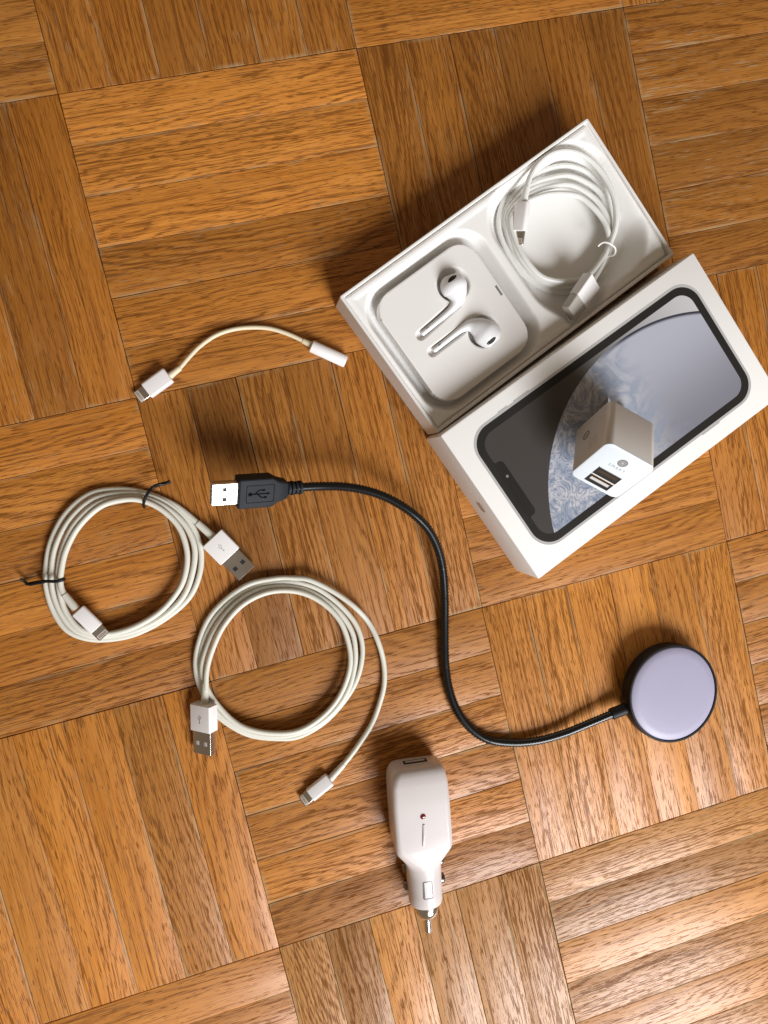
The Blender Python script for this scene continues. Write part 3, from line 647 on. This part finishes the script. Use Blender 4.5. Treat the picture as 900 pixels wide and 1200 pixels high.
# ------------------------------------------------------------------ USB gooseneck lamp
gl = thing('gooseneck_lamp', at(525, 800, 0), 'black gooseneck lamp with round lavender light and USB plug', 'lamp')
pz = .016
pm = at(290, 575, pz); half = (CAM - pm).normalized() + (lo.location - pm).normalized()
fr, Ln, g, m = usb_plug(gl, (333, 572.5), (277, 576.5), pz + .002, pz + .0095, 15.2, 8.2, metal_len=12.6, metal_w=11.6, shell='black_plug', metal='bright', symbol=None, up=half, holes='dark')
bpy.data.objects.remove(g)
W2, T2_ = 7.9, 4.3
g = part('plug_grip', loft(fr, [(-1.0, 3.9, 3.3, 1.5), (-.5, 4.6, 3.7, 1.6), (4.5, 6.0, 4.1, 1.4), (7.2, W2 - .2, T2_, 1.1), (8.0, W2, T2_, 1.0), (Ln - .7, W2, T2_, 1.0), (Ln, W2 - .5, T2_ - .5, .7)]), M['black_plug'], gl)
fsy = Fr(fr.p(Ln * .56, 0, T2_), -fr.X, fr.Z)
part('pressed_frame', ring(fsy, rrect(7.2, 4.7, .6, 2), rrect(6.9, 4.4, .5, 2), -.03, .07), M['symbol_black'], g, smooth=False)
part('usb_symbol', usb_symbol(fsy, 5.2, -.03, .08, .26), M['symbol_black'], g, smooth=False)
part('sleeve_dimple', plate(fr, circle(Ln + 3.4, .2, .75), 2.2, .07), M['steel'], m)
for k, (x, r) in enumerate(((-2.2, 3.5), (-4.2, 3.7), (-6.4, 3.4), (-8.4, 3.6))):
    part('collar', lathe(fr, [(r - .5, x - .9), (r, x - .6), (r, x + .6), (r - .5, x + .9)], 24), M['black_plug'], gl)
NK = [(338, 571.8, 17.2), (352, 571, 16.2), (378, 569.8, 16.0), (404, 570.5, 16.6), (430, 575, 17), (455, 584, 16.8), (480, 599, 16), (500, 618, 13.5), (512, 640, 11), (518.5, 666, 8.4), (521, 700, 5.5), (521, 740, 3.4), (522, 780, 2.9), (527, 810, 2.8), (537, 835, 2.8), (553, 855, 2.8), (573, 867, 2.8), (600, 870.5, 2.9), (630, 868, 3.6), (660, 860, 4.6), (690, 848, 5.8), (720, 835.5, 6.8), (742, 827, 7.2)]
part('neck', tube([at(x, y, z * MM) for x, y, z in NK], 2.5, step=.00085, seg=14, rib=.82), M['neck'], gl, sharp=80)
DR, DT, tilt = 28.2, 10.0, R(4)
dcx = at(790.5, 813.6, .0125)
tl = (RX * .97 - RY * .05); tl.z = 0; tl.normalize()
nz = (Vector((0, 0, 1)) * math.cos(tilt) + tl * math.sin(tilt))
fd = Fr(dcx - nz * (DT * MM), nz, (0, 1, 0))
low = min(fd.p(0, DR * math.cos(t), DR * math.sin(t)).z for t in [k * .1 for k in range(63)]); fd.O.z -= low - .0002
a, b = at(716, 837, .0068), fd.O + nz * (5.5 * MM); b.z = max(b.z, .0062); b = a + (b - a) * (1 - (DR - 1.5) * MM / (b - a).length)
part('neck_socket', lathe(Fr(a, b - a), [(2.2, -.3), (3.1, 0), (3.3, .5), (3.3, (b - a).length / MM)], 24), M['black'], gl)
hd = part('lamp_housing', lathe(fd, [(DR - 4, 0), (DR - 1.5, .2), (DR - .4, 1.2), (DR, 2.6), (DR, DT - .5), (DR - .25, DT), (DR - 1.2, DT + .05), (DR - 1.5, DT - 1.0), (DR - 4, DT - 1.4)], 96), M['black'], gl)
part('light_diffuser', lathe(fd, [(DR - 1.5, DT - 1.3), (DR - 1.55, DT - .55), (DR - 2.1, DT - .1), (DR - 6, DT + .3), (DR - 13, DT + .55), (.05, DT + .65)], 96), M['diffuser'], gl)

# ------------------------------------------------------------------ car charger
cc = thing('car_charger', at(492, 985, 0), 'pinkish white car socket charger with red indicator lying on the parquet', 'car charger')
a, b = at(486.5, 893.5, .0112), at(501.5, 1092, .0105); fr = Fr(a, Vector((b.x - a.x, b.y - a.y, 0))); K = (b - a).length / MM / 94.0
st = [(0, 11.6, 6.8, 4.0, 0, -.6), (.6, 13.0, 8.2, 4.6, 0, -.5), (2.0, 14.2, 9.4, 5.0, 0, -.4), (4.5, 15.0, 10.2, 4.6, 0, -.2), (9, 15.4, 10.7, 3.4, 0, 0), (20, 15.6, 10.9, 3.0), (36, 15.6, 10.9, 3.0), (42, 15.4, 10.8, 3.0), (44.2, 15.0, 10.7, 3.4), (46, 14.2, 10.6, 4.6), (50.5, 11.0, 10.3, 6.0), (52.5, 10.0, 10.15, 7.4), (55, 9.6, 10.0, 8.6), (60, 9.5, 9.9, 9.2), (70, 9.25, 9.5, 9.1), (74.6, 9.15, 9.35, 9.05), (76.2, 8.6, 8.8, 8.5), (76.6, 7.4, 7.6, 7.3)]
st = [(s[0] * K,) + tuple(s[1:]) for s in st]
part('charger_shell', loft(fr, st, 9), M['plastic_pink'], cc, sharp=28)
pf = Fr(fr.p(0, 0, 1.0), -fr.X, fr.Z)
po = part('usb_port', box(Fr(fr.p(0, 0, -.2), fr.X, fr.Z), -.55, .6, -8.0, 8.0, -3.6, 3.6, .3), M['plastic_pink'], cc)
part('port_opening', box(Fr(fr.p(0, 0, -.2), fr.X, fr.Z), -.62, .3, -6.6, 6.6, -2.5, 2.6, .1), M['dark'], po)
part('port_tongue', box(Fr(fr.p(0, 0, -.2), fr.X, fr.Z), -.70, .3, -5.4, 5.4, -1.4, .4, .08), M['tongue'], po)
def top(x): 
    for s0, s1 in zip(st, st[1:]):
        if s0[0] <= x <= s1[0]: t = (x - s0[0]) / (s1[0] - s0[0]); return s0[2] + (s1[2] - s0[2]) * t + ((s0[5] if len(s0) > 5 else 0) * (1 - t))
led = part('indicator_light', lathe(Fr(fr.p(25.0, 0, top(25) - .3), fr.Z, fr.X), [(1.45, 0), (1.45, .35), (1.1, .62), (.3, .72)], 20), M['led'], cc)
part('indicator_ring', lathe(Fr(fr.p(25.0, 0, top(25) - .3), fr.Z, fr.X), [(1.85, 0), (1.85, .33), (1.7, .38), (1.5, .3)], 24), M['plastic_pink'], cc)
part('grip_ridge', tube([fr.p(29.5, .1, top(29.5) - .3), fr.p(33, -.1, top(33) - .1), fr.p(37.5, -.5, top(37.5) - .05), fr.p(41, -.9, top(41) - .4)], .8, step=.001, seg=12), M['plastic_pink'], cc)
cw = part('clip_recess', box(fr, 60.5 * K, 70 * K, -2.6, 2.6, 8.8, 9.78, .15), M['ink'], cc)
part('clip_tab', box(fr, 60.2 * K, 69.2 * K, -2.0, 2.1, 9.0, 10.15, .3), M['plastic'], cw)
for s in (-1, 1):
    for x in (57.0, 67.0):
        part('side_contact', lathe(Fr(fr.p((x + (s > 0) * -1) * K, s * (8.7 if s < 0 else 9.2), -2.0), fr.Y * s, fr.Z), [(2.9, -1), (2.9, 1.1), (2.3, 2.2), (1.0, 2.7)], 20), M['gunmetal'], cc)
part('tip_collar', lathe(Fr(fr.p(0, 0, 0), fr.X, fr.Z), [(6.6, 76.0 * K), (7.5, 76.7 * K), (7.5, 78.6 * K), (6.7, 79.2 * K), (6.7, 80.6 * K), (5.9, 82.8 * K), (4.4, 84.6 * K), (3.3, 85.4 * K)], 40), M['chrome'], cc)
part('contact_pin', lathe(Fr(fr.p(0, 0, 0), fr.X, fr.Z), [(3.0, 85.0 * K), (2.6, 85.6 * K), (2.4, 86.0 * K), (2.3, 92.4 * K), (1.7, 93.8 * K), (.7, 94.6 * K)], 28), M['chrome'], cc)
